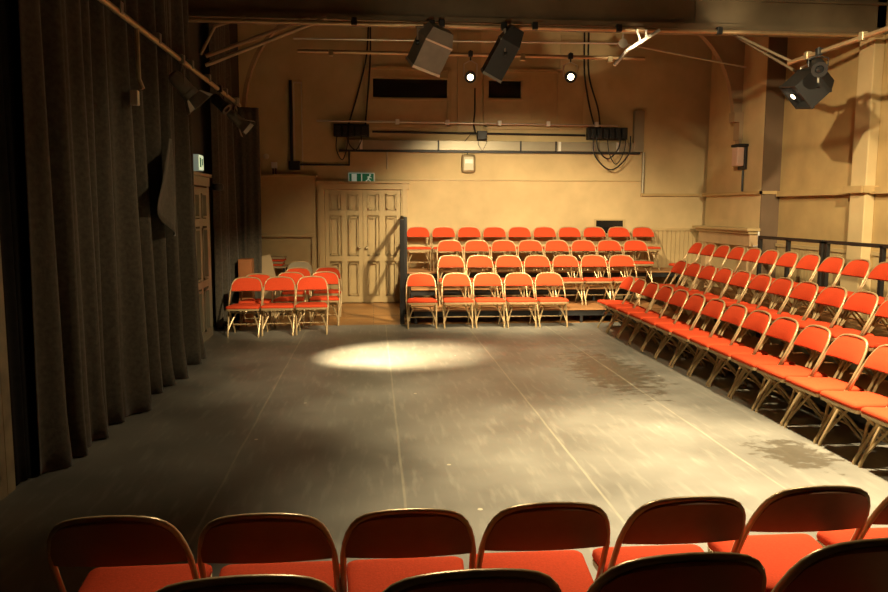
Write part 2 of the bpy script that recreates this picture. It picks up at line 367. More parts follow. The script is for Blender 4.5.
# ------------------------------------------------------------------ chairs
SL = .42/.79
def line_y(z): return -.21 + SL*z
HOOP = [(-.222, .41), (-.2205, .52), (-.218, .60), (-.2085, .66), (-.197, .703), (-.182, .734), (-.163, .757), (-.138, .772), (-.105, .781), (-.06, .7865), (0, .789)]
def make_chair():
    root = thing('folding_chair', (0, 0, 0), 'x', 'chair')
    pts = HOOP + [(-x, z) for x, z in HOOP[-2::-1]]
    hoop = MB().tube([(x, line_y(z), z) for x, z in pts], .011, 8).build('back_frame', M['frame'], root, 'all')
    def ztop(x):
        x = abs(x)
        for (xa, za), (xb, zb) in zip(HOOP[:-1], HOOP[1:]):
            if -xa >= x >= -xb and x <= .2205: return za + (zb-za)*((-xa-x)/max(1e-6, (-xa+xb)))
        return .43
    def sheet(zb, inset, off0, off1, hwid, bulge, nu=17, nw=6):
        m_ = MB(); nrm = Vector((0, -math.cos(math.atan(SL)), math.sin(math.atan(SL))))
        def P(u, w, off):
            x = u*hwid; zt = ztop(x*(.214/.214))-inset; z0 = min(zb, zt-.004)
            z = z0 + (zt-z0)*w
            b = off + bulge*(1-u**4)*(1-(2*w-1)**4)
            return Vector((x, line_y(z)+.018*(1-u*u), z)) + nrm*b
        us = [-1+2*i/(nu-1) for i in range(nu)]; ws = [i/(nw-1) for i in range(nw)]
        A = m_.grid([[P(u, w, off1) for u in us] for w in ws])
        B = m_.grid([[Vector((0, 0, 0))+P(u, w, off0) - nrm*bulge*(1-u**4)*(1-(2*w-1)**4) for u in us] for w in ws])
        ring = lambda V: V[0] + [r[-1] for r in V[1:]] + V[-1][-2::-1] + [r[0] for r in V[-2:0:-1]]
        a, b = ring(A), ring(B)
        for i in range(len(a)): m_.bm.faces.new((a[i], a[(i+1) % len(a)], b[(i+1) % len(b)], b[i]))
        return m_
    back = sheet(.599, .004, -.010, .000, .210, 0).build('backrest', M['shell'], root, True)
    sheet(.604, .010, .001, .012, .203, .012).build('back_pad', M['fabric'], back, True)
    # seat pan and pad
    def seat_outline(k):
        o_ = [(-.225, -.215), (.225, -.215), (.207, .02), (.190, .15)]
        pts_ = []
        corners = [(-.226+k, -.225+k, .035), (.226-k, -.225+k, .035), (.194-k, .205-k, .06), (-.194+k, .205-k, .06)]
        n = len(corners)
        for i, (x, y, r) in enumerate(corners):
            p = Vector((x, y)); a = Vector(corners[i-1][:2]); b = Vector(corners[(i+1) % n][:2])
            p0 = p+(a-p).normalized()*r; p1 = p+(b-p).normalized()*r
            for t in (0, .25, .5, .75, 1): pts_.append(p0*(1-t)**2+p*2*t*(1-t)+p1*t*t)
        return pts_
    def stack(levels):
        m_ = MB(); R = []
        for k, z, dz in levels:
            R.append([m_.bm.verts.new((p.x, p.y, z + (dz*(p.y+.2)))) for p in seat_outline(k)])
        for a, b in zip(R[:-1], R[1:]):
            for i in range(len(a)): m_.bm.faces.new((a[i], a[(i+1) % len(a)], b[(i+1) % len(a)], b[i]))
        m_.bm.faces.new(R[0][::-1]); m_.bm.faces.new(R[-1]); return m_
    t = -.03
    seat = stack([(.012, .360, t), (.005, .362, t), (.003, .386, t), (.008, .389, t)]).build('seat', M['frame'], root, True)
    stack([(.006, .3895, t), (.002, .398, t), (.004, .416, t), (.016, .427, t), (.05, .432, t), (.12, .434, t)]).build('seat_pad', M['fabric'], seat, 'all')
    for s in (-1, 1):
        MB().tube([(s*.222, line_y(.41), .41), (s*.212, line_y(.2), .2), (s*.205, line_y(.025), .025), (s*.205, line_y(.02), 0)], .0125, 8).build('leg', M['frame'], root, True)
        MB().tube([(s*.19, -.16, .365), (s*.187, .02, .2), (s*.184, .168, .025), (s*.184, .172, 0)], .011, 8).build('leg', M['frame'], root, True)
        MB().tube([(s*.112, line_y(.315), .315), (s*.165, line_y(.20), .20), (s*.205, line_y(.09), .09)], .011, 6).build('brace', M['frame'], root, True)
    MB().tube([(-.215, line_y(.315), .315), (.215, line_y(.315), .315)], .010, 6).build('stretcher', M['frame'], root, True)
    MB().tube([(-.186, .07, .135), (.186, .07, .135)], .008, 6).build('stretcher', M['frame'], root, True)
    for c in kids(root):
        for o in [c]+kids(c): o.data.transform(Matrix.Diagonal((1, 1, .981, 1)))
    return root
proto = make_chair()
TREE = [(c, [g for g in kids(c)]) for c in kids(proto)]
used = [False]
def chair(x, y, z, rz, label, group):
    if not used[0]:
        used[0] = True; proto.location = (x, y, z); proto.rotation_euler = (0, 0, rz); proto['label'] = label; proto['group'] = group; return proto
    return dup(proto, (x, y, z), rz, label, group, TREE)
ORD = 'first second third fourth fifth sixth seventh eighth ninth tenth eleventh twelfth thirteenth fourteenth fifteenth sixteenth'.split()
def jit(a=.012): return random.uniform(-a, a)
RISE = .211
# block against the back wall, facing the stage
rows = [('floor row', 11.13, 0, [.705]+[1.236+.47*i for i in range(4)]), ('second row', 12.03, RISE, [1.245+.47*i for i in range(7)]),
        ('third row', 12.88, 2*RISE, [1.31+.468*i for i in range(8)]), ('top row', 13.73, 3*RISE, [.815+.468*i for i in range(10)])]
for rn, y, z, xs in rows:
    for i, x in enumerate(xs):
        chair(x, y+jit(.006), z, jit(.008), f'red folding chair, {ORD[i]} from the double doors in the {rn} before the back wall', f'chairs in the {rn} of the back block')
# block along the fireplace wall, facing left
rows = [('floor row', 3.487, 0, 10.87, 14), ('middle row', 4.34, RISE, 11.06, 12), ('railing row', 5.15, 2*RISE, 12.37, 12)]
for rn, x, z, y0, n in rows:
    for i in range(n):
        chair(x+jit(.006), y0-.235-.47*i, z, -PI/2+jit(.008), f'red folding chair, {ORD[i]} from the far end of the {rn} before the fireplace wall', f'chairs in the {rn} of the side block')
# two rows nearest, seen from behind
for i in range(7):
    chair((-.826, -.352, .112, .580, 1.064, 1.558, 2.04)[i], (2.575, 2.555, 2.553, 2.567, 2.577, 2.635, 2.66)[i], 0, PI+jit(.01), f'steel-backed folding chair, {ORD[i]} from the curtains in the stage-edge row seen from behind', 'chairs in the stage-edge row nearest the camera')
for i, (x, y) in enumerate(((-.285, 1.715), (.195, 1.70), (.675, 1.735), (1.16, 1.77))):
    chair(x, y, RISE, PI+jit(.01)+.03, f'steel-backed folding chair, {ORD[i]} from the curtains in the raised nearest row', 'chairs in the raised row nearest the camera')
# chairs packed together by the back curtain
ROWN = ['front', 'middle', 'rearmost']
cols = ['nearest the curtain', 'in the middle', 'nearest the doors']
for c, (x, pts) in enumerate(((-1.759, ((-1.759, 10.616), (-1.69, 11.179))), (-1.309, ((-1.309, 10.654), (-1.237, 11.424), (-1.218, 12.316))), (-.867, ((-.858, 10.71), (-.732, 11.49), (-.742, 12.443))))):
    for r, (px, py) in enumerate(pts):
        chair(px, py, 0, .03*c-.03, f'red folding chair in the {ROWN[r]} rank of the clustered chairs, {cols[c]}', 'chairs packed together beside the double doors')

# ------------------------------------------------------------------ seating platforms
def platform(x0, x1, y0, y1, zt, label, group, front, name='seating_platform'):
    p = thing(name, ((x0+x1)/2, (y0+y1)/2, 0), label, 'platform', group=group)
    inv = lambda o: setattr(o, 'location', -Vector(p.location))
    inv(MB().rng(x0, x1, y0, y1, zt-.022, zt, .003).build('deck', M['deck'], p))
    e = .035
    inv(MB().rng(x0+e, x1-e, y0+e, y0+2*e, zt-.11, zt-.022).rng(x0+e, x1-e, y1-2*e, y1-e, zt-.11, zt-.022).rng(x0+e, x0+2*e, y0+2*e, y1-2*e, zt-.11, zt-.022).rng(x1-2*e, x1-e, y0+2*e, y1-2*e, zt-.11, zt-.022).build('frame', M['black_metal'], p))
    n = max(2, int(max(x1-x0, y1-y0)/1.2)+1)
    for i in range(n):
        t = i/(n-1)
        for k in (0, 1):
            if x1-x0 > y1-y0: lx, ly = x0+.06+(x1-x0-.12)*t, (y0+.06, y1-.06)[k]
            else: lx, ly = (x0+.06, x1-.06)[k], y0+.06+(y1-y0-.12)*t
            inv(MB().box((lx, ly, (zt-.09)/2), (.04, .04, zt-.09)).build('leg', M['black_metal'], p))
    return p
platform(.58, 4.55, 11.40, 12.42, RISE, 'low plywood seating platform behind the floor row at the back', 'seating platforms', 'y')
platform(.58, 5.3, 12.44, 13.2, 2*RISE, 'middle plywood seating platform under the third row at the back', 'seating platforms', 'y')
platform(.58, 5.85, 13.22, 14.1, 3*RISE, 'highest plywood seating platform against the back wall', 'seating platforms', 'y')
platform(3.72, 4.6, 5.2, 11.3, RISE, 'low plywood seating platform under the middle row by the railing', 'seating platforms', 'x')
platform(4.63, 5.9, 6.4, 12.42, 2*RISE, 'higher plywood seating platform beside the black railing', 'seating platforms', 'x')
platform(-.75, 1.65, 1.25, 2.2, RISE, 'low plywood platform under the raised row nearest the camera', 'seating platforms', 'y')

# ------------------------------------------------------------------ railings
def railing(name, pts_posts, zf, zt, label, mid=()):
    r = thing(name, (0, 0, 0), label, 'railing')
    for (x, y) in pts_posts: MB().rng(x-.025, x+.025, y-.025, y+.025, zf, zt-.02).build('post', M['black_metal'], r)
    (xa, ya), (xb, yb) = pts_posts[0], pts_posts[-1]
    MB().rng(min(xa, xb)-.025, max(xa, xb)+.025, min(ya, yb)-.025, max(ya, yb)+.025, zt-.045, zt).build('handrail', M['black_metal'], r)
    for z in mid: MB().rng(min(xa, xb)-.018, max(xa, xb)+.018, min(ya, yb)-.018, max(ya, yb)+.018, z-.02, z+.02).build('mid_rail', M['black_metal'], r)
    return r
railing('guard_railing', [(5.94, 11.25), (5.94, 10.45), (5.94, 9.62)], 0, 1.34, 'black steel guard railing behind the seats, far section starting at the fireplace')
railing('guard_railing', [(5.94, 9.5), (5.94, 8.4), (5.94, 7.3), (5.94, 6.3)], 0, 1.34, 'black steel guard railing behind the seats, section running out of frame')
railing('guard_railing', [(.53, 12.5), (.53, 13.35), (.53, 14.05)], 0, 1.6, 'black end railing of the back seating block beside the double doors', (1.12,))
o = MB().rng(.40, .47, 11.42, 11.5, 0, 1.58, .004).build('steel_post', M['black_metal']); tag(o, 'tall black upright post at the doors end of the back seating', 'post')
o = MB().rng(.558, .574, 11.6, 14.08, 0, .63).build('platform_screen', M['black_metal']); tag(o, 'black screen closing the back seating platforms beside the doors', 'screen')
o = MB().tube([(5.95, 11.33, 1.40), (5.95, 11.33, 1.17), (5.95, 11.48, 1.165)], .014, 6).build('wall_bracket', M['white_paint'], None, True); tag(o, 'white bent pipe at the end of the railing by the mantelpiece', 'pipe')

# ------------------------------------------------------------------ curtains and left side
def curtain(name, path, z0, z1, amp, wl, label, seed, mat_=None, lean=0.0, puddle=.0):
    rnd = random.Random(seed)
    L = 0; segs = []
    P = [Vector((*p, 0)) for p in path]
    for a, b in zip(P[:-1], P[1:]): segs.append((L, a, b)); L += (b-a).length
    nu = max(24, int(L/.022)); nz = 26
    ph = [rnd.uniform(0, 6.28) for _ in range(6)]
    rows = []
    for j in range(nz+1):
        t = j/nz; z = z1 + (z0-z1)*t; row = []
        for i in range(nu+1):
            s = L*i/nu
            for (l0, a, b) in segs:
                if s >= l0 - 1e-6: cur = (l0, a, b)
            l0, a, b = cur; d = (b-a).normalized(); n = Vector((d.y, -d.x, 0))
            p = a + d*(s-l0)
            w = 2*PI*s/wl
            k = .55+.45*math.sin(2*PI*s/(wl*3.7)+ph[0])
            off = amp*(k*math.sin(w+1.1*math.sin(w*.37+ph[1])+.35*t*math.sin(ph[2]+s*3)) + .45*math.sin(w*1.9+ph[3]+.6*t) + .25*math.sin(w*.43+ph[4])*t*1.6)
            off *= (.55+.6*t)
            al = .03*math.sin(w*.8+ph[5]+2*t)*t
            q = p + n*(off + puddle*max(0, t-.93)*8*(.5+.5*math.sin(w*.7+ph[2]))) + d*al
            row.append((q.x, q.y, z))
        rows.append(row)
    m_ = MB(); m_.grid(rows)
    o = m_.build(name, mat_ or M['curtain'], None, 'all')
    sm = o.modifiers.new('thickness', 'SOLIDIFY'); sm.thickness = .006
    return tag(o, label, 'curtain')
curtain('stage_curtain', [(-2.12, 5.02), (-2.06, 6.9)], .01, 4.6, .075, .38, 'charcoal drape nearest the worn door, hanging in broad flat folds', 1, puddle=.05)
curtain('stage_curtain', [(-2.16, 6.85), (-2.06, 8.0), (-2.10, 9.15)], .01, 4.6, .105, .32, 'charcoal drape with deep folds and turned-back corner before the panelled grey door', 5, puddle=.08)
curtain('stage_curtain', [(-2.2, 11.0), (-2.14, 11.9)], .01, 4.6, .05, .26, 'narrow dark drape just past the grey door under the lighting bar end', 3)
curtain('stage_curtain', [(-2.2, 12.05), (-1.74, 12.2)], .01, 3.27, .035, .20, 'short charcoal drape at the corner beside the buff back wall', 4)
# turned-back corner of the drape
cf = MB(); rows = []
for j in range(14):
    t = j/13; rows.append([(-1.945+.035*math.sin(u*9+t*2.5)*t+.02*t, (7.66-.62*t) + u*(.06+.80*t-.1*t*t), 2.40-t*(.58+.36*u)-.10*t*math.sin(u*PI)) for u in [i/14 for i in range(15)]])
cf.grid(rows); o = cf.build('curtain_flap', M['curtain'], None, 'all'); o.modifiers.new('thickness', 'SOLIDIFY').thickness = .006
tag(o, 'loose corner of charcoal cloth folded over the deep drape, hanging mid-height', 'cloth')
curtain('black_drape', [(-2.26, 4.80), (-2.20, 5.06)], .01, 4.6, .02, .16, 'flat black masking drape between the worn door and the charcoal curtain', 9, M['black_cloth'])
curtain('black_drape', [(-2.24, 3.2), (-2.22, 4.74)], 2.17, 4.6, .03, .22, 'black drape hanging above the worn olive door', 10, M['black_cloth'])
# worn door at the left edge
d2_ = bpy.data.objects.new('door_2', None); C.objects.link(d2_); struct(d2_)
panel_door(MB(), 3.85, 4.68, .0, 2.08, XL+.03, 2, (.95,), axis='y', sgn=1, t=.05).build('door_leaf', M['olive_door'], d2_)
MB().rng(XL, XL+.13, 4.69, 4.79, 0, 2.14).rng(XL, XL+.13, 3.75, 3.84, 0, 2.14).rng(XL, XL+.13, 3.75, 4.79, 2.09, 2.16).build('door_frame', M['olive_door'], d2_)
# grey panelled door between the drapes
d3_ = bpy.data.objects.new('door_3', None); C.objects.link(d3_); struct(d3_)
panel_door(MB(), 9.62, 10.48, .0, 2.0, XL+.04, 2, (.75, 1.55), axis='y', sgn=1, t=.06).build('door_leaf', M['grey_door'], d3_)
MB().rng(XL, XL+.15, 10.49, 10.62, 0, 2.08, .006).rng(XL, XL+.15, 9.48, 9.61, 0, 2.08, .006).rng(XL, XL+.16, 9.46, 10.64, 2.02, 2.14, .006).rng(XL, XL+.19, 9.44, 10.66, 2.14, 2.18).build('door_frame', M['grey_door'], d3_)

# exit signs
def exit_pictogram(parent):
    """white door, arrow bar and running figure standing just off the green face (local: face in xz, normal -y)"""
    MB().rng(-.115, -.055, -.034, -.0305, -.055, .055).build('pictogram_door', M['exit_white'], parent)
    MB().rng(-.004, .008, -.034, -.0305, -.055, .055).build('pictogram_arrow', M['exit_white'], parent)
    m_ = MB(); R = lambda a: Matrix.Rotation(a, 3, 'Y')
    def stroke(x0, z0, x1, z1, w):
        l = math.hypot(x1-x0, z1-z0); m_.box(((x0+x1)/2, -.032, (z0+z1)/2), (l, .003, w), R(-math.atan2(z1-z0, x1-x0)))
    m_.lathe([(.001, -.0015), (.011, -.0015), (.011, .0015), (.001, .0015)], Matrix.Translation((.10, -.032, .042)) @ Matrix.Rotation(PI/2, 4, 'X'), 10)
    stroke(.075, -.01, .095, .028, .018); stroke(.075, -.01, .05, -.03, .012); stroke(.05, -.03, .045, -.05, .011); stroke(.078, -.01, .10, -.02, .012); stroke(.10, -.02, .105, -.05, .011)
    stroke(.095, .025, .115, .005, .009); stroke(.09, .025, .065, .018, .009)
    m_.build('pictogram_figure', M['exit_white'], parent)
ex = thing('exit_sign', (-.20, YB-.032, 2.275), 'green emergency exit sign with running figure above the double doors', 'exit sign')
MB().rng(-.235, .235, -.025, .03, -.105, .105, .006).build('housing', M['exit_white'], ex)
MB().rng(-.222, .222, -.030, -.025, -.092, .092).build('green_face', M['green'], ex)
sc_ = bpy.data.objects.new('pictogram', None); C.objects.link(sc_); sc_.parent = ex; sc_.scale = (1.55, 1, 1.55)
exit_pictogram(sc_)
ex2 = thing('exit_sign', (-2.2, 10.1, 2.31), 'small lit exit sign over the grey panelled door between drapes', 'exit sign')
MB().rng(-.15, .02, -.13, .13, -.10, .10, .006).build('housing', M['exit_white'], ex2)
MB().rng(.02, .026, -.12, .12, -.09, .09).build('lit_face', M['lit_exit'], ex2)
MB().rng(.026, .028, -.09, -.02, -.06, .06).rng(.026, .028, .02, .04, -.05, .05).rng(.026, .028, .055, .085, -.03, .05).build('pictogram', M['green'], ex2)
o = MB().lathe([(.02, -.05), (.07, -.04), (.08, 0), (.07, .04), (.02, .05)], Matrix.Translation((-2.1, 10.72, 2.02))).build('door_closer_cover', M['black_metal'], None, True)
tag(o, 'dark round fitting beside the top of the grey panelled door', 'fitting')

# ------------------------------------------------------------------ lighting bars
def pipe(name, pts, r, m, label, clamps=(), cm=None):
    p = thing(name, (0, 0, 0), label, 'lighting bar')
    MB().tube(pts, r, 10).build('tube', m, p, True)
    for c in clamps:
        MB().box(c, (.07, .07, .09), None, .01).build('clamp', cm or M['black_metal'], p)
    return p
pipe('lighting_bar', [(-1.9, 4.5, 3.205), (-1.9, 11.45, 3.205)], .026, M['brass_pipe'], 'scaffold lighting bar running along the charcoal curtains',
     [(-1.9, y, 3.235) for y in (6.15, 7.2, 8.45, 9.3, 10.35, 11.2)], M['grey_metal'])
pipe('lighting_bar', [(-2.1, 9.2, 3.865), (6.3, 9.2, 3.885)], .026, M['pipe'], 'copper coloured lighting bar slung under the front roof beam',
     [(x, 9.2, 3.89) for x in (-.2, .82, 1.93, 2.95, 4.2)])
pipe('lighting_bar', [(-1.0, 10.8, 3.86), (3.85, 10.8, 3.86)], .024, M['pipe'], 'second copper coloured bar beyond the beam, ending past the tie rod',
     [(x, 10.8, 3.84) for x in (-.55, 2.1, 3.35)], M['brass_pipe'])
pipe('lighting_bar', [(5.0, 4.5, 3.49), (5.0, 9.0, 3.49)], .026, M['pipe'], 'lighting bar above the fireplace-side seats, running towards the camera',
     [(5.0, y, 3.5) for y in (7.6, 8.6)], M['brass_pipe'])
pipe('lighting_bar', [(-.98, YB-.22, 3.28), (4.5, YB-.22, 3.26)], .018, M['bright_metal'], 'thin pale bar fixed across the back wall over the cable tray',
     [(x, YB-.22, 3.28) for x in (.45, 1.35, 2.3, 3.2, 4.1)], M['white_paint'])
# diagonal braces at the far side of the beam
for (a, b, l) in (((-1.92, 9.34, 3.49), (-.72, 9.34, 3.96), 'upper of two tan diagonal struts under the beam by the curtains'),
                  ((-1.92, 9.30, 3.38), (-.52, 9.30, 3.95), 'lower of two tan diagonal struts under the beam by the curtains')):
    o = MB().tube([a, b], .024, 8).build('diagonal_strut', M['truss'], None, True); tag(o, l, 'strut', 'diagonal struts by the curtains')
o = MB().tube([(-1.97, 9.3, 3.5), (-1.80, 9.3, 3.82), (-1.45, 9.3, 3.93)], .018, 8).build('bent_bracket', M['truss'], None, True)
tag(o, 'bent tan bracket at the curtain end of the front beam', 'bracket')
for a, b, l in (((3.45, 9.1, 3.72), (4.0, 9.1, 3.98), 'bright steel boom arm at the end of the front bar'),):
    bo = thing('boom_arm', (0, 0, 0), l, 'boom arm')
    MB().tube([(2.88, 9.1, 3.44), (3.03, 9.1, 3.62), (3.42, 9.1, 3.86)], .02, 8).build('tube', M['white_paint'], bo, True)
    MB().tube([(3.14, 9.1, 3.86), (3.19, 9.1, 3.72), (3.25, 9.1, 3.75), (3.26, 9.1, 3.86)], .016, 8).build('hook', M['white_paint'], bo, True)
# two thin struts across to the right bar
for a, b, l in (((4.35, 9.33, 3.93), (5.05, 9.0, 3.50), 'upper thin strut from the beam to the fireplace-side bar'), ((4.45, 9.33, 3.88), (5.3, 9.2, 3.38), 'lower thin strut from the beam to the fireplace-side bar')):
    o = MB().tube([a, b], .016, 6).build('thin_strut', M['beam'], None, True); tag(o, l, 'strut', 'thin struts by the black lantern')

# lanterns --------------------------------------------------------
def aim(loc, tgt):
    d = (Vector(tgt)-Vector(loc)).normalized(); return d.to_track_quat('-Z', 'Y')
def lantern(loc, tgt, label, top, scale=1.0, lit=False, barn=False, m=None, name='stage_lantern'):
    """small fresnel or profile: body along local -Z, yoke and hook clamp up to the bar at z=top"""
    m = m or M['black_metal']; p = thing(name, loc, label, 'stage light'); q = aim(loc, tgt).to_matrix().to_4x4()
    s = scale
    MB().lathe([(.03*s, .17*s), (.07*s, .15*s), (.085*s, .10*s), (.085*s, -.08*s), (.095*s, -.09*s), (.095*s, -.15*s), (.055*s, -.15*s), (.055*s, -.128*s)], q, 16).build('body', m, p, True)
    MB().lathe([(.001, -.128*s), (.052*s, -.128*s), (.042*s, -.134*s), (.001, -.138*s)], q, 16).build('lens', M['lens'] if lit else M['glass'], p, True)
    xa = q.to_3x3() @ Vector((1, 0, 0)); xa.z = 0; xa.normalize(); H = top-loc[2]
    MB().tube([xa*.11*s, xa*.11*s+Vector((0, 0, H*.55)), Vector((0, 0, H*.72)), -xa*.11*s+Vector((0, 0, H*.55)), -xa*.11*s], .008, 6).build('yoke', M['bright_metal'] if lit else m, p, True)
    MB().tube([(0, 0, H*.70), (0, 0, H+.05)], .012, 6).box((0, 0, H), (.06, .06, .08), None, .008).build('hook_clamp', m, p)
    if barn:
        for k in range(4):
            R = q @ Matrix.Rotation(k*PI/2, 4, 'Z')
            pts = [R @ Vector(v) for v in ((-.08*s, .095*s, -.15*s), (.08*s, .095*s, -.15*s), (.11*s, .17*s, -.27*s), (-.11*s, .17*s, -.27*s))]
            n = (pts[1]-pts[0]).cross(pts[2]-pts[0]).normalized()*.003
            MB().prism(pts, n).build('barn_door', m, p)
    return p
def flood(loc, rot, label, m, top, w=.36, l=.50, d=.26, rim=None):
    """large box floodlight: flared housing, hood rim, ribbed back, U yoke and clamp"""
    p = thing('floodlight', loc, label, 'stage light'); R = rot.to_4x4()
    V = lambda x, y, z: R @ Vector((x, y, z))
    b = MB()
    r0 = [V(sx*w*.38, sy*d*.34, l*.5) for sx, sy in ((-1, -1), (1, -1), (1, 1), (-1, 1))]
    r1 = [V(sx*w*.5, sy*d*.5, l*.22) for sx, sy in ((-1, -1), (1, -1), (1, 1), (-1, 1))]
    r2_ = [V(sx*w*.5, sy*d*.5, -l*.5) for sx, sy in ((-1, -1), (1, -1), (1, 1), (-1, 1))]
    r3 = [V(sx*w*.46, sy*d*.46, -l*.5) for sx, sy in ((-1, -1), (1, -1), (1, 1), (-1, 1))]
    r4 = [V(sx*w*.40, sy*d*.40, -l*.30) for sx, sy in ((-1, -1), (1, -1), (1, 1), (-1, 1))]
    VV = [[b.bm.verts.new(v) for v in r] for r in (r0, r1, r2_, r3, r4)]
    for A, B in zip(VV[:-1], VV[1:]):
        for k in range(4): b.bm.faces.new((A[k], A[(k+1) % 4], B[(k+1) % 4], B[k]))
    b.bm.faces.new(VV[0]); b.bm.faces.new(VV[-1]); b.build('housing', m, p)
    e = MB()
    for sy in (-1, 1):
        e.box(V(0, sy*d*.5, -l*.48), (w*1.04, .012, .03), rot)
        e.box(V(0, sy*d*.505, l*.2), (w*1.02, .012, .02), rot)
    for sx in (-1, 1): e.box(V(sx*w*.5, 0, -l*.48), (.012, d*1.04, .03), rot)
    e.build('rim', rim or (M['bright_metal'] if m is M['grey_metal'] else M['grey_metal']), p)
    g = MB()
    for k in range(4): g.box(V(0, (-.3+.2*k)*d, l*.42), (w*.6, .008, .06), rot)
    g.build('vent_fins', M['black_metal'], p)
    a0, a1 = V(-w*.54, 0, 0), V(w*.54, 0, 0); H = top-loc[2]
    MB().tube([a0, (a0.x, a0.y, H*.8), (0, 0, H*.86), (a1.x, a1.y, H*.8), a1], .011, 6).build('yoke', M['bright_metal'], p, True)
    k_ = MB()
    for a in (a0, a1): k_.lathe([(.01, -.02), (.028, -.018), (.028, .018), (.01, .02)], Matrix.Translation(a) @ Matrix.Rotation(PI/2, 4, 'Y'), 10)
    k_.build('locking_knob', M['black_metal'], p, True)
    MB().tube([(0, 0, H*.84), (0, 0, H+.03)], .014, 6).box((0, 0, H), (.07, .07, .09), None, .01).build('hook_clamp', M['black_metal'], p)
    return p
def axis_rot(d, roll):
    return (Vector(d).normalized().to_track_quat('-Z', 'Y').to_matrix()) @ Matrix.Rotation(roll, 3, 'Z')
flood((.70, 9.15, 3.60), axis_rot((-.42, .40, -.85), math.radians(-25)), 'large pale grey floodlight hanging tilted over the stage below the beam', M['grey_metal'], 3.87)
flood((1.55, 9.15, 3.57), axis_rot((-.45, .30, -.85), math.radians(35)), 'large dark floodlight hung slanting from the front bar beside a pale one', M['black_metal'], 3.87, .28, .62, .24)
lantern((1.36, 10.75, 3.56), (.4, 3.0, 1.2), 'small black spotlight with lit lens just below the slanting dark floodlight', 3.86, .82, True)
lantern((2.77, 10.75, 3.58), (1.0, 0.5, 1.6), 'small round spotlight glowing towards the camera near the tie rod', 3.86, .85, True)
# double lantern at the right
bl = flood((5.12, 8.75, 3.19), axis_rot((-.72, .10, -.7), math.radians(10)), 'bulky black lantern with small lit lens above the seats by the fireplace wall', M['black_metal'], 3.49, .36, .40, .34, M['black_metal'])
ax = axis_rot((-.72, .10, -.7), 0).to_4x4()
MB().lathe([(.001, -.19), (.035, -.19), (.03, -.20), (.001, -.205)], ax @ Matrix.Translation((.06, .02, 0)), 14).build('lens', M['lens'], bl, True)
lantern((4.97, 8.33, 3.33), (4.2, 6.5, 2.4), 'small dark lantern tucked over the bulky one on the fireplace-side bar', 3.49, .9)
# lanterns on the left bar
lantern((-1.88, 8.0, 2.95), (.6, 9.0, 0), 'barn-doored lantern on the curtain-side bar above the folded drape', 3.205, .9, False, True, M['grey_metal'])
lantern((-1.88, 11.0, 2.97), (1.0, 11, .5), 'barn-doored lantern at the far end of the curtain-side bar', 3.205, .8, False, True, M['grey_metal'])
lantern((-1.88, 9.9, 3.03), (1.0, 9, .5), 'black lantern on the curtain-side bar, second from its far end', 3.205, .8)
ha = thing('drop_arm', (-1.9, 6.6, 3.205), 'hanging drop arm with small bright clip on the curtain-side bar', 'drop arm')
MB().tube([(0, 0, .02), (0, 0, -.42), (.03, 0, -.5)], .02, 8).build('tube', M['brass_pipe'], ha, True)
MB().box((-.02, -.05, -.58), (.06, .06, .12), None, .008).build('clip', M['bright_metal'], ha)

# ------------------------------------------------------------------ services on the back wall
ct = thing('cable_tray', (0, 0, 0), 'long galvanised cable tray across the back wall over the exit sign', 'cable tray')
MB().rng(-.49, 4.858, YB-.10, YB-.003, 2.80, 2.97, .005).build('trunking', M['tray'], ct)
MB().rng(4.86, 5.05, YB-.10, YB-.003, 2.80, 3.56, .005).build('upright', M['tray'], ct)
for x in (1.2, 2.72, 3.38): MB().rng(x-.015, x+.015, YB-.106, YB-.003, 2.795, 2.975).build('joint_strap', M['black_metal'], ct)
for x in (-.2, 3.45, 4.1, 4.55): MB().rng(x-.025, x+.025, YB-.107, YB-.003, 2.80, 2.97).build('joint_plate', M['white_paint'], ct)
o = MB().rng(-.6, 5.0, YB-.07, YB-.003, 2.76, 2.795).build('support_angle', M['black_metal'], ct)
def socket_rack(x0, n, label):
    r = thing('socket_rack', (x0, YB-.12, 3.12), label, 'socket rack')
    MB().rng(-.03, n*.115+.03, -.02, .12, -.10, .12, .005).build('back_box', M['black_metal'], r)
    for i in range(n):
        o = MB().rng(i*.115+.012, i*.115+.103, -.10, -.02, -.09, .09, .01).lathe([(.01, 0), (.036, 0), (.036, .03), (.01, .03)], Matrix.Translation((i*.115+.057, -.10, -.02)) @ Matrix.Rotation(PI/2, 4, 'X'), 10).build('socket', M['black_metal'], r)
    return r
socket_rack(-.66, 5, 'row of black power sockets at the door end of the cable tray')
socket_rack(4.0, 6, 'row of black power sockets with looping leads over the high hatch')
def loop_cable(pts, r, label, name='power_cable', m=None):
    P = [Vector(p) for p in pts]; out = []
    for i in range(len(P)-1):
        p0 = P[max(i-1, 0)]; p1 = P[i]; p2 = P[i+1]; p3 = P[min(i+2, len(P)-1)]
        for k in range(6):
            t = k/6; out.append(.5*((2*p1)+(p2-p0)*t+(2*p0-5*p1+4*p2-p3)*t*t+(-p0+3*p1-3*p2+p3)*t**3))
    out.append(P[-1])
    o = MB().tube(out, r, 6).build(name, m or M['black_metal'], None, True); return tag(o, label, 'cable')
yc = YB-.22
for i, (a, b, dz, l) in enumerate(((4.05, 4.75, .62, 'longest black lead looping below the sockets over the high hatch'), (4.1, 4.55, .42, 'middle black lead looping below the sockets over the high hatch'), (4.3, 4.65, .52, 'thin black lead hanging off the sockets over the high hatch'))):
    loop_cable([(a, yc-.02*i, 3.08), (a+.04, yc-.02*i, 3.08-dz*.6), ((a+b)/2, yc-.02*i, 3.08-dz), (b-.03, yc-.02*i, 3.08-dz*.55), (b, yc-.02*i, 3.08)], .014 if i < 2 else .009, l)
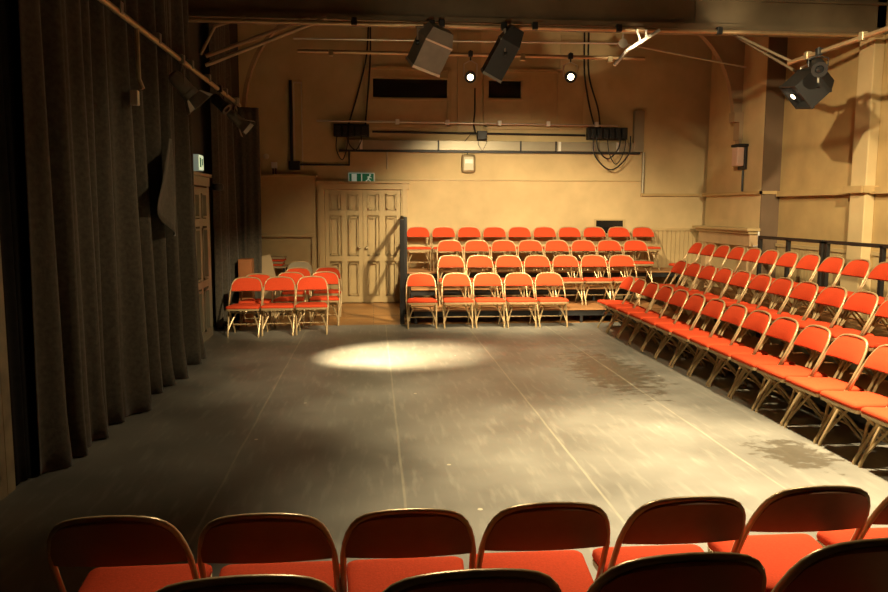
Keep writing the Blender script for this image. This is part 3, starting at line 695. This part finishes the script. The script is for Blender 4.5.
for i, (a, b, dz, l) in enumerate(((-.62, -.45, .48, 'black lead dangling below the sockets at the door end'), (-.4, -.2, .3, 'short black lead looping below the sockets at the door end'))):
    loop_cable([(a, yc, 3.08), (a-.02, yc, 3.08-dz*.6), ((a+b)/2, yc, 3.08-dz), (b, yc, 3.08-dz*.5), (b, yc, 3.08)], .010, l)
loop_cable([(-.05, YB-.06, 5.0), (-.1, YB-.06, 4.4), (-.28, YB-.08, 3.7), (-.42, YB-.12, 3.24)], .016, 'dark cable dropping down the back wall to the door-end sockets, curved one')
loop_cable([(-.02, YB-.06, 5.0), (-.03, YB-.06, 4.3), (-.12, YB-.1, 3.24)], .016, 'dark cable dropping down the back wall to the door-end sockets, straighter one')
loop_cable([(3.96, YB-.06, 5.0), (3.98, YB-.06, 4.2), (4.15, YB-.1, 3.6), (4.2, YB-.12, 3.24)], .016, 'dark cable dropping to the sockets over the hatch, outer one')
loop_cable([(3.88, YB-.06, 5.0), (3.90, YB-.06, 4.2), (4.0, YB-.1, 3.6), (4.1, YB-.12, 3.24)], .016, 'dark cable dropping to the sockets over the hatch, inner one')
def conduit(pts, r, label, m):
    o = MB().tube(pts, r, 8).build('wall_conduit', m, None, True); return tag(o, label, 'conduit')
conduit([(0.0, YB-.03, 3.12), (3.95, YB-.03, 3.10)], .02, 'black conduit running level between the two socket racks', M['black_metal'])
conduit([(5.08, YB-.03, 2.80), (5.08, YB-.03, 2.04)], .028, 'grey conduit dropping from the cable tray upright to the wall ledge', M['tray'])
conduit([(-1.40, YB-.04, 2.52), (-.42, YB-.04, 2.52), (-.42, YB-.04, 2.78)], .018, 'black bent conduit from the tall trunking to the cable tray', M['black_metal'])
tt = thing('wall_trunking', (0, 0, 0), 'tall narrow trunking frame up the back wall beside the drape', 'trunking')
MB().rng(-1.47, -1.42, YB-.06, YB, 2.42, 4.0).build('dark_channel', M['black_metal'], tt)
MB().rng(-1.405, -1.385, YB-.05, YB-.03, 2.45, 3.97).rng(-1.265, -1.245, YB-.05, YB-.03, 2.45, 3.97).rng(-1.405, -1.245, YB-.05, YB-.03, 3.95, 3.975).build('cover', M['cream'], tt)
MB().rng(-1.50, -1.30, YB-.09, YB, 2.42, 2.58, .01).build('junction_box', M['black_metal'], tt)
so = thing('wall_socket', (-1.76, YB, 2.45), 'white switch box with two conduits beside the drape', 'switch')
MB().rng(-.05, .05, -.06, 0, 0, .11, .008).build('box', M['white_paint'], so)
MB().tube([(-.025, -.02, 0), (-.025, -.02, -.14)], .011, 6).tube([(.025, -.02, 0), (.025, -.02, -.14)], .011, 6).build('conduits', M['black_metal'], so)
o = MB().lathe([(.02, 0), (.05, .01), (.05, .04), (.02, .05)], Matrix.Translation((-1.90, YB, 2.66)) @ Matrix.Rotation(PI/2, 4, 'X')).build('wall_fitting', M['cream'], None, True)
tag(o, 'small round pale fitting on the back wall above the switch box', 'fitting')
el = thing('bulkhead_lamp', (1.76, YB, 2.56), 'rounded bulkhead lamp hanging under the cable tray on the back wall', 'wall lamp')
MB().rng(-.13, .13, -.07, 0, -.17, .17, .05).build('housing', M['brass_pipe'], el, True)
MB().rng(-.09, .09, -.085, -.07, -.12, .12, .006).build('face', M['cream'], el)
MB().rng(-.07, .07, -.095, -.085, 0.0, .08, .004).build('bright_panel', M['white_paint'], el)
MB().tube([(-.02, -.03, .17), (-.02, -.03, .235)], .01, 6).build('cable', M['black_metal'], el)
jb = thing('junction_box', (2.0, YB-.1, 3.06), 'small dark junction box with loose loops above the bulkhead lamp', 'junction box')
MB().rng(-.09, .09, -.05, .05, -.07, .09, .01).build('box', M['black_metal'], jb)
MB().tube([(-.05, -.06, 0), (-.08, -.06, -.15), (0, -.06, -.28), (.08, -.06, -.12), (.06, -.06, 0)], .007, 6).tube([(-.1, -.04, .02), (-.22, -.04, .02), (-.32, -.04, -.10)], .007, 6).build('loose_cable', M['black_metal'], jb, True)
MB().tube([(-.12, -.02, .05), (-.16, -.02, .2), (-.14, -.02, .42), (-.14, -.02, .85)], .014, 6).build('riser', M['black_metal'], jb, True)
conduit([(.27, YB-.02, 2.80), (.27, YB-.02, 2.46)], .014, 'short cable from the cable tray down to the exit sign', M['cream'])

# alarm box on chimney breast
al = thing('alarm_box', (6.2, 12.42, 2.62), 'pinkish alarm box on the chimney breast below the corbel', 'alarm')
MB().rng(-.05, 0, -.12, .12, -.22, .20, .01).rng(-.17, 0, -.14, .14, .16, .20).build('backplate', M['black_metal'], al)
MB().rng(-.17, -.05, -.10, .10, -.16, .15, .015).build('case', M['pink_box'], al)
MB().tube([(-.02, -.02, -.22), (-.02, -.02, -.58)], .018, 6).build('cable', M['black_metal'], al)

# ------------------------------------------------------------------ odds and ends behind the chair cluster
lc = thing('wooden_box', (-1.925, 11.80, 0), 'upright reddish brown wooden box in the corner by the drape', 'box')
MB().rng(-.10, .10, -.12, .12, 0, .97, .006).build('carcass', M['brown_wood'], lc)
MB().rng(-.08, .08, -.13, -.12, .06, .93, .004).build('front_panel', M['brown_wood'], lc)
o = MB().box((-1.69, 12.35, .49), (.34, .03, .98), Matrix.Rotation(-.22, 3, 'Y')).build('leaning_board', M['pale_board']); tag(o, 'pale board leaning against the brown wooden box', 'board')
for i in range(4):
    o = MB().rng(-1.62, -1.28, 13.45, 13.85, .012+.0*i+.04*i, .048+.04*i, .012).build('seat_cushion', (M['fabric'], M['pale_board'])[i % 2])
    o.location = (-.30+.015*i, 0, .72)
    tag(o, ('bottom red cushion', 'lower tan cushion', 'upper red cushion', 'topmost tan cushion')[i]+' of the pile beside the leaning board', 'cushion', 'pile of cushions beside the leaning board')
st = thing('side_table', (-1.73, 13.63, 0), 'small table carrying a pile of cushions behind the chair cluster', 'table')
MB().rng(-.21, .21, -.24, .24, .70, .73, .004).build('table_top', M['pale_board'], st)
for sx in (-.185, .185):
    for sy in (-.2, .2): MB().rng(sx-.015, sx+.015, sy-.015, sy+.015, 0, .70).build('leg', M['black_metal'], st)
# cream backed chair turned away
bc = dup(proto, (-1.26, 13.30, 0), PI+.1, 'cream backed folding chair turned towards the wall behind the red cluster', None, TREE)
if 'group' in bc: del bc['group']
for ch in kids(bc):
    if ch.name.startswith('backrest'):
        ch.data = ch.data.copy(); ch.data.materials[0] = M['cream']
bc.scale = (1, 1, 1.08)

# put each thing's origin at the middle of its own base
for o in [o for o in bpy.data.objects if o.parent is None and o.get('category') and o.location.length < 1e-6]:
    ms = [o] if o.type == 'MESH' else [c for c in o.children if c.type == 'MESH']
    vs_ = [v.co for m_ in ms for v in m_.data.vertices]
    if not vs_: continue
    lo = [min(v[i] for v in vs_) for i in range(3)]; hi = [max(v[i] for v in vs_) for i in range(3)]
    b_ = Vector(((lo[0]+hi[0])/2, (lo[1]+hi[1])/2, lo[2]))
    if o.type == 'MESH': o.data.transform(Matrix.Translation(-b_))
    else:
        for c in o.children: c.location = Vector(c.location) - b_
    o.location = b_

# ------------------------------------------------------------------ lights
W = (1.0, .80, .48)
def spot(name, loc, tgt, power, ang, blend=.5, size=.08, col=W):
    l = bpy.data.lights.new(name, 'SPOT'); l.energy = power; l.color = col; l.spot_size = math.radians(ang); l.spot_blend = blend; l.shadow_soft_size = size
    o = bpy.data.objects.new(name, l); C.objects.link(o); o.location = loc; o.rotation_euler = aim(loc, tgt).to_euler(); return o
spot('flood_back_block', (1.75, 9.6, 3.33), (2.4, 12.9, .62), 1250, 84, .6)
spot('flood_doors', (.75, 9.6, 3.33), (0, 12.8, .1), 300, 66, .7)
spot('spot_back_fill', (3.2, 5.6, 3.75), (2.4, 12.4, .2), 1000, 34, .8)
spot('spot_cluster', (1.0, 5.5, 3.75), (-1.3, 11.3, .4), 1900, 22, .8)
spot('spot_side_block', (3.5, 3.6, 4.3), (4.5, 9.2, .5), 2400, 60, .7)
spot('spot_side_near', (3.5, 1.8, 4.2), (4.2, 6.0, .4), 550, 60, .7)
spot('spot_front_stage', (3.0, 5.6, 4.3), (2.3, 4.5, 0), 4300, 66, 1.0, .12)
spot('spot_front_seats', (.2, 6.4, 4.0), (.5, 2.2, .4), 800, 44, 1.0, .12)
spot('spot_mid_floor', (2.2, 4.6, 4.2), (1.2, 7.6, 0), 1700, 62, 1.0, .1)
spot('spot_side_wall', (1.6, 5.4, 4.25), (6.45, 10.2, 2.0), 1500, 46, 1.0, .05)
spot('spot_pool', (-1.5, 8.25, 2.85), (.25, 8.95, 0), 5500, 34, 1.0, .04)
spot('spot_curtain', (2.6, 6.6, 3.8), (-2.1, 7.2, -.3), 300, 66, .8)
spot('added_bar_fill', (.6, 6.6, 3.0), (1.6, 9.3, 4.0), 45, 70, .9)  # unseen light added to lift the hung floods and the beam face
spot('added_boom_fill', (3.0, 8.0, 3.4), (3.15, 9.1, 3.68), 420, 15, .6)  # added without a lantern, only to whiten the boom arm
spot('added_beam_glow', (4.35, 8.8, 3.75), (4.4, 9.4, 4.35), 16, 70, 1.0)  # stray glow added on the beam, no lantern hangs here
w = bpy.data.worlds.new('world'); bpy.context.scene.world = w; w.use_nodes = True
w.node_tree.nodes['Background'].inputs[0].default_value = (.01, .008, .005, 1)
vs = bpy.context.scene.view_settings
vs.view_transform = 'Standard'; vs.look = 'None'; vs.gamma = 1; vs.use_curve_mapping = False; vs.exposure = 0
